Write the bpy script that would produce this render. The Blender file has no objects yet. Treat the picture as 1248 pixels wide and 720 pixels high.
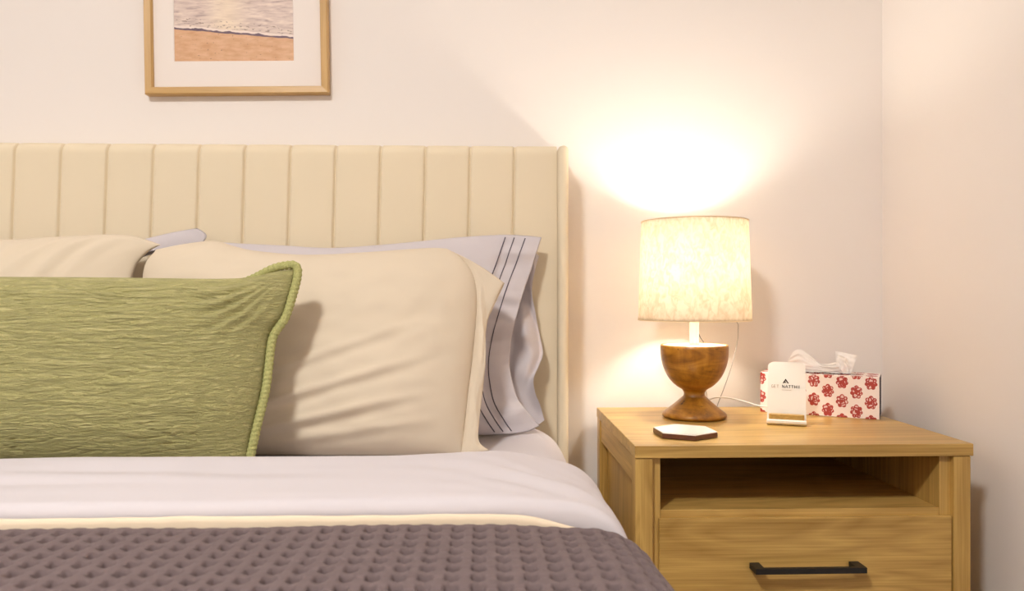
import bpy, bmesh, math, random
import numpy as np
from mathutils import Vector, noise
random.seed(4)
S = bpy.context.scene
COL = S.collection

# ------------------------------------------------------------------ camera maths (1248x720)
FPX, CAMZ, YAW = 920.0, 0.866, math.radians(2.0)
CY, SY = math.cos(YAW), math.sin(YAW)
def ray(px, py):
    a, b = (px - 624) / FPX, (360 - py) / FPX
    return Vector((a * CY + SY, CY - a * SY, b))
def at(px, py, Y):                       # the point seen at a pixel, on the plane y = Y
    d = ray(px, py); t = Y / d.y
    return Vector((0, 0, CAMZ)) + d * t
def atz(px, py, z):                      # ... on the plane z
    d = ray(px, py); t = (z - CAMZ) / d.z
    return Vector((0, 0, CAMZ)) + d * t

# ------------------------------------------------------------------ materials
def srgb(r, g, b):
    f = lambda c: (c / 255 / 12.92) if c / 255 <= .04045 else ((c / 255 + .055) / 1.055) ** 2.4
    return (f(r), f(g), f(b), 1)
class NT:
    def __init__(s, name):
        s.m = bpy.data.materials.new(name); s.m.use_nodes = True
        s.t = s.m.node_tree; s.t.nodes.clear()
        s.out = s.t.nodes.new('ShaderNodeOutputMaterial')
    def n(s, typ, **kw):
        nd = s.t.nodes.new(typ)
        for k, v in kw.items():
            if k.startswith('i_'): nd.inputs[int(k[2:]) if k[2:].isdigit() else k[2:].replace('_', ' ')].default_value = v
            else: setattr(nd, k, v)
        return nd
    def l(s, a, b): s.t.links.new(a, b)
    def coords(s, scale=(1, 1, 1), kind='Object', rot=(0, 0, 0)):
        tc = s.n('ShaderNodeTexCoord'); mp = s.n('ShaderNodeMapping')
        mp.inputs['Scale'].default_value = scale; mp.inputs['Rotation'].default_value = rot
        s.l(tc.outputs[kind], mp.inputs[0]); return mp.outputs[0]
    def noise(s, vec, scale, detail=3, rough=.5, dist=0):
        nd = s.n('ShaderNodeTexNoise'); nd.inputs['Scale'].default_value = scale
        nd.inputs['Detail'].default_value = detail; nd.inputs['Roughness'].default_value = rough
        nd.inputs['Distortion'].default_value = dist
        s.l(vec, nd.inputs['Vector']); return nd.outputs['Fac']
    def ramp(s, fac, stops):
        r = s.n('ShaderNodeValToRGB'); e = r.color_ramp.elements
        while len(e) < len(stops): e.new(.5)
        for el, (p, c) in zip(e, stops): el.position = p; el.color = c
        s.l(fac, r.inputs[0]); return r.outputs[0]
    def math(s, op, a, b=None, c=None):
        nd = s.n('ShaderNodeMath', operation=op)
        for i, x in enumerate((a, b, c)):
            if x is None: continue
            if isinstance(x, (int, float)): nd.inputs[i].default_value = x
            else: s.l(x, nd.inputs[i])
        return nd.outputs[0]
    def mix(s, fac, a, b):
        nd = s.n('ShaderNodeMix', data_type='RGBA')
        for i, x in ((0, fac), (6, a), (7, b)):
            if isinstance(x, (int, float, tuple)): nd.inputs[i].default_value = x
            else: s.l(x, nd.inputs[i])
        return nd.outputs[2]
    def bump(s, h, strength, dist=.001):
        b = s.n('ShaderNodeBump'); b.inputs['Strength'].default_value = strength
        b.inputs['Distance'].default_value = dist; s.l(h, b.inputs['Height']); return b.outputs[0]
    def bsdf(s, col, rough=.6, normal=None, spec=.5, sheen=0, **kw):
        p = s.n('ShaderNodeBsdfPrincipled')
        if isinstance(col, tuple): p.inputs['Base Color'].default_value = col
        else: s.l(col, p.inputs['Base Color'])
        p.inputs['Roughness'].default_value = rough
        p.inputs['Specular IOR Level'].default_value = spec
        p.inputs['Sheen Weight'].default_value = sheen
        for k, v in kw.items(): p.inputs[k.replace('_', ' ')].default_value = v
        if normal is not None: s.l(normal, p.inputs['Normal'])
        s.l(p.outputs[0], s.out.inputs[0]); return p

def plain(name, col, rough=.6, spec=.5, **kw):
    t = NT(name); t.bsdf(col, rough, spec=spec, **kw); return t.m
def wall_mat(name, col):
    t = NT(name); v = t.coords()
    h = t.noise(v, 160, 4, .6)
    c = t.mix(t.noise(v, 2.2, 3), col, tuple(x * .97 for x in col[:3]) + (1,))
    t.bsdf(c, .85, t.bump(h, .08, .001), spec=.25); return t.m
def wood(name, axis, light, dark, rough=.45, freq=1.0, contrast=1.0):
    t = NT(name)
    lo, hi = 1.6 * freq, 30 * freq
    sc = [hi, hi, hi]; sc[axis] = lo
    v = t.coords(tuple(sc))
    n1 = t.noise(v, 1.0, 5, .6, .6)
    sc2 = [9 * freq] * 3; sc2[axis] = .9 * freq
    n2 = t.noise(t.coords(tuple(sc2)), 1.0, 2, .5, 1.2)
    rings = t.math('FRACT', t.math('MULTIPLY', n2, 9.0))
    rings = t.math('ABSOLUTE', t.math('SUBTRACT', rings, .5))
    sc3 = [330] * 3; sc3[axis] = 5
    fine = t.noise(t.coords(tuple(sc3)), 1.0, 2, .5)
    f = t.math('ADD', t.math('MULTIPLY', n1, .75), t.math('ADD', t.math('MULTIPLY', rings, .34), t.math('MULTIPLY', fine, .52)))
    w = .32 / contrast
    c = t.ramp(f, [(max(0, .66 - w), dark), (min(1, .66 + w), light)])
    t.bsdf(c, rough, t.bump(f, .12, .0006), spec=.5); return t.m
def fabric(name, col, weave=900, bump=.25, sheen=.1, mottled=.05, stretch=(1, 1, 1), rough=.9):
    t = NT(name); v = t.coords()
    w1 = t.noise(t.coords(stretch), weave, 2, .6)
    big = t.noise(v, 9, 3)
    c = t.mix(t.math('MULTIPLY', big, 1.0), col, tuple(x * (1 - 2 * mottled) for x in col[:3]) + (1,))
    t.bsdf(c, rough, t.bump(w1, bump, .0008), spec=.2, sheen=sheen); return t.m

M = {}
M['wall'] = wall_mat('wall_paint', (.86, .815, .785, 1))
M['ceiling'] = wall_mat('ceiling_paint', (.86, .82, .78, 1))
M['trim'] = plain('white_trim', (.8, .77, .73, 1), .4)
OAK_L, OAK_D = (.60, .385, .115, 1), (.30, .165, .034, 1)
M['oak_x'] = wood('oak_along_x', 0, OAK_L, OAK_D, rough=.34, contrast=1.36)
M['oak_y'] = wood('oak_along_y', 1, OAK_L, OAK_D, rough=.34, contrast=1.36)
M['oak_z'] = wood('oak_along_z', 2, OAK_L, OAK_D, rough=.34, contrast=1.36)
M['floor'] = wood('floor_boards', 1, (.33, .2, .1, 1), (.2, .11, .05, 1), .35, .6)
M['frame_wood'] = wood('frame_pine', 0, (.60, .38, .145, 1), (.46, .27, .085, 1), .4, 1.5)
M['frame_wood_z'] = wood('frame_pine_upright', 2, (.60, .38, .145, 1), (.46, .27, .085, 1), .4, 1.5)
M['headboard'] = fabric('cream_upholstery', (.80, .70, .525, 1), 700, .12, .05, .015)
M['beige'] = fabric('beige_cotton', (.70, .605, .475, 1), 1400, .15, .05, .02)
M['lilac'] = fabric('lilac_cotton', (.63, .595, .63, 1), 1400, .1, .08, .02, rough=.75)
M['lilac_grey'] = fabric('lilac_grey_cotton', (.61, .57, .60, 1), 1400, .1, .08, .02, rough=.75)
M['cream'] = fabric('cream_blanket', (.84, .70, .53, 1), 900, .2, .1, .02)
def quilt_mat():
    t = NT('mauve_waffle')
    n = t.noise(t.coords((40, 40, 40)), 1.0, 3, .6); wv = t.noise(t.coords(), 900, 2, .6)
    c = t.mix(n, (.145, .108, .110, 1), (.178, .135, .136, 1))
    t.bsdf(c, .95, t.bump(wv, .3, .0008), spec=.1, sheen=.05); return t.m
M['quilt'] = quilt_mat()
M['stitch'] = plain('grey_thread', (.13, .115, .14, 1), .9, .1)
M['black'] = plain('black_metal', (.012, .011, .011, 1), .45, .4)
M['white_plastic'] = plain('white_plastic', (.82, .79, .74, 1), .35, .4)
M['white_paint'] = plain('white_painted', (.85, .80, .66, 1), .4, .4)
M['cord_grey'] = plain('grey_cord', (.45, .43, .42, 1), .5)
M['cord_dark'] = plain('dark_cord', (.07, .06, .06, 1), .5)
M['marble'] = plain('white_marble', (.86, .83, .79, 1), .2, .5)
M['dark_wood'] = wood('dark_walnut', 0, (.14, .045, .022, 1), (.06, .018, .01, 1), .3, 2)
M['ink'] = plain('dark_ink', (.03, .022, .018, 1), .8, .1)
M['ink_faint'] = plain('brown_ink', (.36, .29, .22, 1), .8, .1)
M['mat_board'] = plain('white_mat_board', (.86, .80, .76, 1), .9, .1)
M['box_end'] = plain('dark_box_end', (.05, .035, .05, 1), .8, .2)

def crinkle_mat():
    t = NT('sage_crinkle_fabric')
    v = t.coords((20, 60, 175), rot=(0, math.radians(3), 0)); n1 = t.noise(v, 1.0, 4, .6, 1.0)
    n2 = t.noise(t.coords((60, 200, 420)), 1.0, 2, .5)
    n3 = t.noise(t.coords((500, 500, 700)), 1.0, 2, .6)
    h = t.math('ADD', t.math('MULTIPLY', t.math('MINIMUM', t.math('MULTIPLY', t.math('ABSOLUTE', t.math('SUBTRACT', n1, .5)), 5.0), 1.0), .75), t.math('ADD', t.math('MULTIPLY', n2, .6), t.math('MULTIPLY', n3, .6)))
    c = t.ramp(t.math('MULTIPLY', h, .5), [(.34, (.41, .385, .165, 1)), (.52, (.49, .455, .205, 1)), (.70, (.545, .505, .24, 1))])  # colour follows crease height: slight shade painted into the creases
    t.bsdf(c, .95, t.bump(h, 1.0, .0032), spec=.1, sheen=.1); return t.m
M['sage'] = crinkle_mat()
def piping_mat():
    t = NT('sage_piping')
    n3 = t.noise(t.coords((350, 350, 350)), 1.0, 2, .6)
    c = t.ramp(n3, [(.3, (.32, .33, .125, 1)), (.7, (.50, .49, .21, 1))])
    t.bsdf(c, .95, t.bump(n3, .8, .002), spec=.1); return t.m
M['sage_pipe'] = piping_mat()

def lampwood_mat():
    t = NT('carved_honey_wood')
    a = t.noise(t.coords((9, 9, 30)), 1.0, 4, .6, 1.6)
    b = t.noise(t.coords((70, 70, 9)), 1.0, 3, .6)
    k = t.noise(t.coords((16, 16, 45)), 1.0, 2, .5, 2.5)
    f = t.math('ADD', t.math('MULTIPLY', a, .75), t.math('MULTIPLY', b, .3))
    c = t.ramp(f, [(.34, (.12, .042, .003, 1)), (.52, (.31, .130, .010, 1)), (.74, (.53, .26, .034, 1))])
    crack = t.ramp(k, [(.69, (0, 0, 0, 1)), (.73, (1, 1, 1, 1))])
    c2 = t.mix(crack, c, (.08, .025, .006, 1))
    t.bsdf(c2, .32, t.bump(f, .15, .001), spec=.5); return t.m
M['lamp_wood'] = lampwood_mat()
def shade_mat():
    t = NT('mottled_paper_shade')
    n = t.noise(t.coords((1, 1, .62)), 95, 3, .55, 1.2)
    n2 = t.noise(t.coords((1, 1, .7)), 30, 2, .5)
    c = t.ramp(n, [(.36, (.60, .52, .41, 1)), (.62, (.72, .655, .565, 1))])
    d = t.n('ShaderNodeBsdfDiffuse'); tr = t.n('ShaderNodeBsdfTranslucent'); mx = t.n('ShaderNodeMixShader')
    mx.inputs[0].default_value = .44
    t.l(c, d.inputs[0]); t.l(c, tr.inputs[0]); t.l(d.outputs[0], mx.inputs[1]); t.l(tr.outputs[0], mx.inputs[2])
    t.l(mx.outputs[0], t.out.inputs[0]); return t.m
M['shade'] = shade_mat()
def trim_mat():
    t = NT('shade_trim_tape'); d = t.n('ShaderNodeBsdfDiffuse'); tr = t.n('ShaderNodeBsdfTranslucent'); mx = t.n('ShaderNodeMixShader')
    d.inputs[0].default_value = (.85, .74, .56, 1); tr.inputs[0].default_value = (.95, .88, .75, 1); mx.inputs[0].default_value = .7
    t.l(d.outputs[0], mx.inputs[1]); t.l(tr.outputs[0], mx.inputs[2]); t.l(mx.outputs[0], t.out.inputs[0]); return t.m
M['shade_trim'] = trim_mat()
def tissue_mat():
    t = NT('white_tissue')
    d = t.n('ShaderNodeBsdfDiffuse'); tr = t.n('ShaderNodeBsdfTranslucent'); mx = t.n('ShaderNodeMixShader')
    d.inputs[0].default_value = (.93, .91, .89, 1); tr.inputs[0].default_value = (.9, .88, .85, 1)
    mx.inputs[0].default_value = .18
    t.l(d.outputs[0], mx.inputs[1]); t.l(tr.outputs[0], mx.inputs[2]); t.l(mx.outputs[0], t.out.inputs[0]); return t.m
M['tissue'] = tissue_mat()
def emis(name, col, strength):
    t = NT(name); e = t.n('ShaderNodeEmission'); e.inputs[0].default_value = col; e.inputs[1].default_value = strength
    t.l(e.outputs[0], t.out.inputs[0]); return t.m

# ------------------------------------------------------------------ mesh helpers
def link(name, me, mat, parent=None, loc=(0, 0, 0), smooth=True):
    o = bpy.data.objects.new(name, me); COL.objects.link(o)
    if mat is not None: me.materials.append(mat)
    o.location = loc
    if parent is not None: o.parent = parent
    if smooth and len(me.polygons): me.polygons.foreach_set('use_smooth', [True] * len(me.polygons))
    return o
def world_loc(o):
    v = Vector((0, 0, 0))
    while o is not None: v += o.location; o = o.parent
    return v
def obj(name, verts, faces, mat, parent=None, base=None, smooth=True, weld=0):
    """verts are world positions; the object is put at base (or at its parent)"""
    off = world_loc(parent) if parent is not None else Vector(base or (0, 0, 0))
    a = np.asarray([tuple(v) for v in verts], dtype=float) - np.array(off)
    me = bpy.data.meshes.new(name); me.from_pydata(a.tolist(), [], [list(f) for f in faces]); me.update()
    if weld:
        bm = bmesh.new(); bm.from_mesh(me); bmesh.ops.remove_doubles(bm, verts=bm.verts, dist=weld)
        bmesh.ops.recalc_face_normals(bm, faces=bm.faces); bm.to_mesh(me); bm.free()
    return link(name, me, mat, parent, (0, 0, 0) if parent is not None else off, smooth)
def boxes(name, bl, mat, parent=None, base=None, bevel=.0015, seg=2):
    off = world_loc(parent) if parent is not None else Vector(base or (0, 0, 0))
    bm = bmesh.new()
    for b in bl:
        x0, x1, y0, y1, z0, z1 = b
        r = bmesh.ops.create_cube(bm, size=1)
        for v in r['verts']:
            v.co = Vector(((x0 + x1) / 2 + v.co.x * (x1 - x0), (y0 + y1) / 2 + v.co.y * (y1 - y0), (z0 + z1) / 2 + v.co.z * (z1 - z0))) - off
    if bevel: bmesh.ops.bevel(bm, geom=list(bm.edges), offset=bevel, segments=seg, affect='EDGES', profile=.5)
    me = bpy.data.meshes.new(name); bm.to_mesh(me); bm.free()
    return link(name, me, mat, parent, (0, 0, 0) if parent is not None else off, False)
def lathe_data(prof, c, n=96, close=False):
    vs, fs = [], []
    m = len(prof)
    for i in range(n):
        a = 2 * math.pi * i / n
        for r, z in prof: vs.append((c[0] + r * math.cos(a), c[1] + r * math.sin(a), c[2] + z))
    for i in range(n):
        j = (i + 1) % n
        for k in range(m - 1 if not close else m):
            k2 = (k + 1) % m
            fs.append((i * m + k, j * m + k, j * m + k2, i * m + k2))
    return vs, fs
def lathe(name, prof, c, mat, parent, n=96, close=False):
    v, f = lathe_data(prof, c, n, close); return obj(name, v, f, mat, parent, weld=1e-6)
def spline(pts, n):
    P = [np.array(p, float) for p in pts]
    P = [2 * P[0] - P[1]] + P + [2 * P[-1] - P[-2]]
    out = []
    for i in range(1, len(P) - 2):
        for t in np.linspace(0, 1, 16, endpoint=False):
            a, b, c, d = P[i - 1], P[i], P[i + 1], P[i + 2]
            out.append(.5 * (2 * b + (c - a) * t + (2 * a - 5 * b + 4 * c - d) * t * t + (3 * b - a - 3 * c + d) * t ** 3))
    out.append(P[-2]); out = np.array(out)
    s = np.concatenate([[0], np.cumsum(np.linalg.norm(np.diff(out, axis=0), axis=1))])
    q = np.linspace(0, s[-1], n)
    return np.stack([np.interp(q, s, out[:, k]) for k in range(out.shape[1])], 1)
def tube_data(pts, rad, sides=8, closed=False, ripple=None, flat=1.0):
    pts = np.asarray(pts, float); n = len(pts); vs, fs = [], []
    up = np.array([.13, -.9, .3]); 
    for i in range(n):
        a = pts[(i - 1) % n] if (closed or i) else pts[0]; b = pts[(i + 1) % n] if (closed or i < n - 1) else pts[-1]
        t = b - a; t /= np.linalg.norm(t) + 1e-12
        u = np.cross(t, up); u /= np.linalg.norm(u) + 1e-9; w = np.cross(u, t)
        for k in range(sides):
            an = 2 * math.pi * k / sides
            r = rad * (1 + (ripple(i, an) if ripple else 0))
            vs.append(pts[i] + r * (u * math.cos(an) + w * math.sin(an) * flat))
    for i in range(n if closed else n - 1):
        j = (i + 1) % n
        for k in range(sides):
            k2 = (k + 1) % sides
            fs.append((i * sides + k, i * sides + k2, j * sides + k2, j * sides + k))
    if not closed:
        fs.append(tuple(range(sides))[::-1]); fs.append(tuple((n - 1) * sides + k for k in range(sides)))
    return vs, fs
def tube(name, pts, rad, mat, parent=None, base=None, n=60, sides=8, **kw):
    v, f = tube_data(spline(pts, n), rad, sides, **kw); return obj(name, v, f, mat, parent, base)
def grid_faces(nu, nv, flip=False):
    f = []
    for i in range(nu):
        for j in range(nv):
            a = i * (nv + 1) + j; q = (a, a + nv + 1, a + nv + 2, a + 1)
            f.append(q[::-1] if flip else q)
    return f
def thing(name, label, cat, loc, group=None):
    o = bpy.data.objects.new(name, None); COL.objects.link(o); o.empty_display_size = .05
    o.location = loc; tag(o, label, cat, group); return o
def tag(o, label, cat, group=None, kind=None):
    o['label'] = label; o['category'] = cat
    if group: o['group'] = group
    if kind: o['kind'] = kind
    return o
def struct(o, label=None, cat=None):
    o['kind'] = 'structure'
    if label: o['label'] = label
    if cat: o['category'] = cat
    return o
def nz(x, y, z=0.0): return noise.noise(Vector((x, y, z)))
def sstep(a, b, x):
    t = np.clip((x - a) / (b - a), 0, 1); return t * t * (3 - 2 * t)

# ------------------------------------------------------------------ room
WY, WX = 1.672, .894
RX0, RY0, RZ = -2.15, -2.7, 2.45
struct(boxes('wall_back', [(RX0 - .1, WX + .1, WY, WY + .1, 0, RZ)], M['wall'], bevel=0), 'warm white painted wall behind the bed headboard', 'wall')
struct(boxes('wall_right', [(WX, WX + .1, RY0 - .1, WY, 0, RZ)], M['wall'], bevel=0), 'warm white painted wall to the right of the nightstand', 'wall')
struct(boxes('wall_left', [(RX0 - .1, RX0, RY0 - .1, WY, 0, RZ)], M['wall'], bevel=0), 'warm white painted wall beyond the far side of the bed', 'wall')
struct(boxes('wall_front', [(RX0, WX, RY0 - .1, RY0, 0, RZ)], M['wall'], bevel=0), 'warm white painted wall opposite the headboard', 'wall')
struct(boxes('floor', [(RX0 - .1, WX + .1, RY0 - .1, WY + .1, -.1, 0)], M['floor'], bevel=0), 'wooden floor under the bed', 'floor')
struct(boxes('ceiling', [(RX0 - .1, WX + .1, RY0 - .1, WY + .1, RZ, RZ + .1)], M['ceiling'], bevel=0), 'white painted ceiling above the room', 'ceiling')
struct(boxes('baseboard_back', [(RX0, WX - .012, WY - .012, WY, 0, .09)], M['trim']), 'white baseboard along the wall behind the bed', 'baseboard')
struct(boxes('baseboard_right', [(WX - .012, WX, RY0, WY, 0, .09)], M['trim']), 'white baseboard along the wall beside the nightstand', 'baseboard')

# ------------------------------------------------------------------ bed: headboard, wings, rails, legs
BX0, BX1 = -1.36, .148
bed = thing('bed', 'cream channel-tufted upholstered bed with winged headboard against the wall', 'bed', (-.6, .6, 0))
HT = 1.183
seam0, sp = .061, .0934
def headboard():
    HX0, HX1 = BX0 - .02, BX1 + .002
    xs = set(np.linspace(HX0, HX1, 60))
    seams = [seam0 - sp * k for k in range(0, 16) if seam0 - sp * k > HX0 + .03]
    for s in seams:
        for d in (-.02, -.014, -.009, -.006, -.004, -.0028, -.0019, -.001, 0, .001, .0019, .0028, .004, .006, .009, .014, .02): xs.add(s + d)
    xs = sorted(xs)
    zs = list(np.linspace(.30, .86, 12)) + list(np.linspace(.865, 1.16, 100))
    # the section: up the front, over the rounded top, down the back
    sec = [(0.0, z) for z in zs]
    R = .023
    for a in np.linspace(0, math.pi / 2, 9)[1:]: sec.append((R - R * math.cos(a), HT - R + R * math.sin(a)))
    sec += [(.078, HT), (.082, HT - .004), (.082, .30)]
    vs, fs = [], []
    seam_arr = np.array(seams)
    for x in xs:
        for (dy, z) in sec:
            lean = .035 * (z - 1.18) * (.5 + .5 * min(1, max(0, -x / .9))) * (1 - float(sstep(.085, .14, x)))
            k = np.argmin(abs(seam_arr - x)); d = x - seam_arr[k]
            front = 1.0 if dy < R else 0.0
            groove = .0058 * math.exp(-(d / .0023) ** 2)
            puff = .0032 * (1 - math.exp(-(abs(d) / .012) ** 1.3))
            g = math.sin((z + .003 * math.sin(x * 300)) * 2 * math.pi / .0085) * .0007 * math.exp(-((abs(d) - .006) / .006) ** 2)
            y = 1.585 + dy + (groove - puff + g) * front
            zz = z - (groove * .25 if (dy > 0 and dy < .07) else 0)
            vs.append((x + lean, y, zz))
    n = len(sec)
    fs = grid_faces(len(xs) - 1, n - 1)
    return obj('headboard', vs, fs, M['headboard'], bed, weld=0)
headboard()
def wing(x0, x1):
    # rounded slab in plan, rounded top
    pts = []
    w = (x1 - x0) / 2; cx = (x0 + x1) / 2; yf, yb = 1.556, 1.668; r = w * .92
    for a in np.linspace(math.pi, 2 * math.pi, 13): pts.append((cx + (w - .0) * math.cos(a), yf + r + r * math.sin(a)))
    pts += [(x1, yb), (x0, yb)]
    vs, fs = [], []
    zs = list(np.linspace(.02, 1.168, 8)) + [1.172, 1.175, 1.1765]
    sh = [1] * 8 + [.93, .75, .4]
    for z, s in zip(zs, sh):
        for (x, y) in pts: vs.append((cx + (x - cx) * s, 1.61 + (y - 1.61) * (.9 + .1 * s if s < 1 else 1), z))
    n = len(pts)
    for i in range(len(zs) - 1):
        for k in range(n): fs.append((i * n + k, i * n + (k + 1) % n, (i + 1) * n + (k + 1) % n, (i + 1) * n + k))
    fs.append(tuple((len(zs) - 1) * n + k for k in range(n)))
    return obj('headboard_wing', vs, fs, M['headboard'], bed)
wing(BX1 + .0025, BX1 + .024); wing(BX0 - .044, BX0 - .0225)
boxes('side_rail', [(BX1 - .03, BX1, -.42, 1.58, .12, .355)], M['headboard'], bed, bevel=.008)
boxes('side_rail', [(BX0, BX0 + .03, -.42, 1.58, .12, .355)], M['headboard'], bed, bevel=.008)
boxes('foot_rail', [(BX0 + .03, BX1 - .03, -.42, -.39, .12, .355)], M['headboard'], bed, bevel=.008)
boxes('slat_base', [(BX0 + .031, BX1 - .031, -.38, 1.56, .30, .360)], M['oak_x'], bed)
for x in (BX0 + .05, BX1 - .05):
    for y in (-.37, 1.5): boxes('leg', [(x - .025, x + .025, y - .025, y + .025, 0, .12)], M['dark_wood'], bed)

# mattress with fitted sheet
MT = .600
def section(xr, xl, r, ztop, zbot, dx_fine=None, sag=0):
    """polyline (x,z) from left hem, over the top, to the right hem"""
    pts = []
    for z in np.linspace(zbot, ztop - r, 8)[:-1]: pts.append((xl - sag * (ztop - r - z), z))
    for a in np.linspace(math.pi, math.pi / 2, 10): pts.append((xl + r + r * math.cos(a), ztop - r + r * math.sin(a)))
    nt = dx_fine or 60
    for x in np.linspace(xl + r, xr - r, nt)[1:-1]: pts.append((x, ztop))
    for a in np.linspace(math.pi / 2, 0, 14): pts.append((xr - r + r * math.cos(a), ztop - r + r * math.sin(a)))
    for z in np.linspace(ztop - r, zbot, 12)[1:]: pts.append((xr + sag * (ztop - r - z), z))
    return pts
def mattress():
    sec = section(BX1 + .002, BX0 - .002, .055, MT, .3615)
    ys = np.concatenate([np.linspace(-.40, 1.40, 40), np.linspace(1.41, 1.575, 30)])
    vs = []
    for y in ys:
        e = max(0, (y - 1.46) / .115); sx = .07 * (1 - math.sqrt(max(0, 1 - e * e)))       # rounded corner in plan
        dz = .022 * (1 - math.sqrt(max(0, 1 - max(0, (y - 1.53) / .046) ** 2)))
        for (x, z) in sec:
            k = sstep(-.15, .15, x)
            xx = x - sx * k + sx * sstep(-1.2, -1.4, x)
            zz = z - dz * sstep(.5, .6, z)
            w = float(sstep(.0, .07, x) * sstep(1.16, 1.3, y)); tp = float(sstep(.5, .6, z))
            zz -= .0165 * (1 - w) * tp
            zz -= w * (.004 * abs(nz(x * 22 + y * 16, y * 5, 2.2)) + .004 * abs(nz(x * 9, y * 9, 5))) * tp
            vs.append((xx, y, zz))
    n = len(sec); fs = grid_faces(len(ys) - 1, n - 1)
    fs.append(tuple(range(n))); fs.append(tuple((len(ys) - 1) * n + k for k in range(n))[::-1])
    o = obj('mattress', vs, fs, M['lilac'], None, (-.6, .6, .3615))
    return tag(o, 'mattress under a pale lilac fitted sheet, showing at the headboard corner', 'mattress')
mattress()

# lilac top sheet folded back over the blanket
def top_sheet():
    sec = section(.171, -1.383, .075, 0, -.30, 140, .02)
    ys = [0.0]
    n = 60
    vs = []
    T = np.linspace(0, 1, n)
    for t in T:
        for (x, z) in sec:
            k = float(sstep(.0, .13, x))
            y0 = .843 + .006 * k; y1 = 1.052 + .055 * float(sstep(-.15, .1, x))
            # longitudinal profile
            if t < .16:
                a = -1.2 + t / .16 * (1.2 + math.pi / 2); y = y0 + .014 * (1 - math.cos(a)); h = .6235 + .0145 * math.sin(a) - (.008 * k if a < 0 else 0)
            elif t < .82:
                q = (t - .16) / .66; y = y0 + .014 + (y1 - .03 - y0 - .014) * q; h = .638 + .0115 * q
            else:
                a = (t - .82) / .18 * math.pi / 2; y = y1 - .03 + .03 * math.sin(a); h = .6495 - .0545 * (1 - math.cos(a))
            h -= k * (.011 + .011 * float(sstep(.15, .7, t))) * float(sstep(1., .84, t))
            m = math.sin(math.pi * min(1, max(0, t))) ** .6
            top = float(sstep(-.2, -.0, z))
            # soft folds running across the bed
            f = .0045 * nz(x * 2.2, y * 30 + x * 1.3, .3) + .003 * nz(x * 6 + 3, y * 24, 1.7)
            f += .0065 * float(sstep(-.12, .08, x)) * float(sstep(.12, .3, t)) * nz(x * 5 + 26 * (y + .42 * x), 1.5 * x, 4)
            side = .006 * nz(y * 26, z * 6, 3.1) * float(sstep(-.02, -.12, z))
            vs.append((x + side * (1 if x > 0 else -1), y, z + h + f * m * top))
    fs = grid_faces(n - 1, len(sec) - 1)
    o = obj('top_sheet', vs, fs, M['lilac'], None, (-.6, .95, .33))
    return tag(o, 'pale lilac top sheet folded back in a wide band below the pillows', 'sheet')
top_sheet()
def blanket():
    # a thin blanket under the quilt whose rolled edge shows as a cream strip
    prof = [(-.38, .5865), (.795, .5865), (.814, .598)]
    for a in np.linspace(-math.pi / 2, math.pi / 2, 9): prof.append((.824 + .0085 * math.cos(a), (.6175 + .0105 * math.sin(a))))
    prof += [(.8212, .6268), (.8205, .622), (.8203, .616)]
    prof = [(y, z) for (y, z) in prof]
    xs = np.linspace(-1.30, .130, 120)
    vs = []
    for x in xs:
        w = .0016 * nz(x * 7, .5, 2) + .001 * nz(x * 22, 1.5, 2)
        for (y, z) in prof:
            b = 1 if y > .79 else 0
            vs.append((x, y + b * w, z + b * w * .8 - .020 * float(sstep(.03, .125, x)) * b * (z > .606)))
    fs = grid_faces(len(xs) - 1, len(prof) - 1)
    o = obj('blanket', vs, fs, M['cream'], None, (-.6, .2, .603))
    return tag(o, 'cream blanket whose rolled edge shows between the lilac sheet and the waffle quilt', 'blanket')
blanket()
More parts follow.
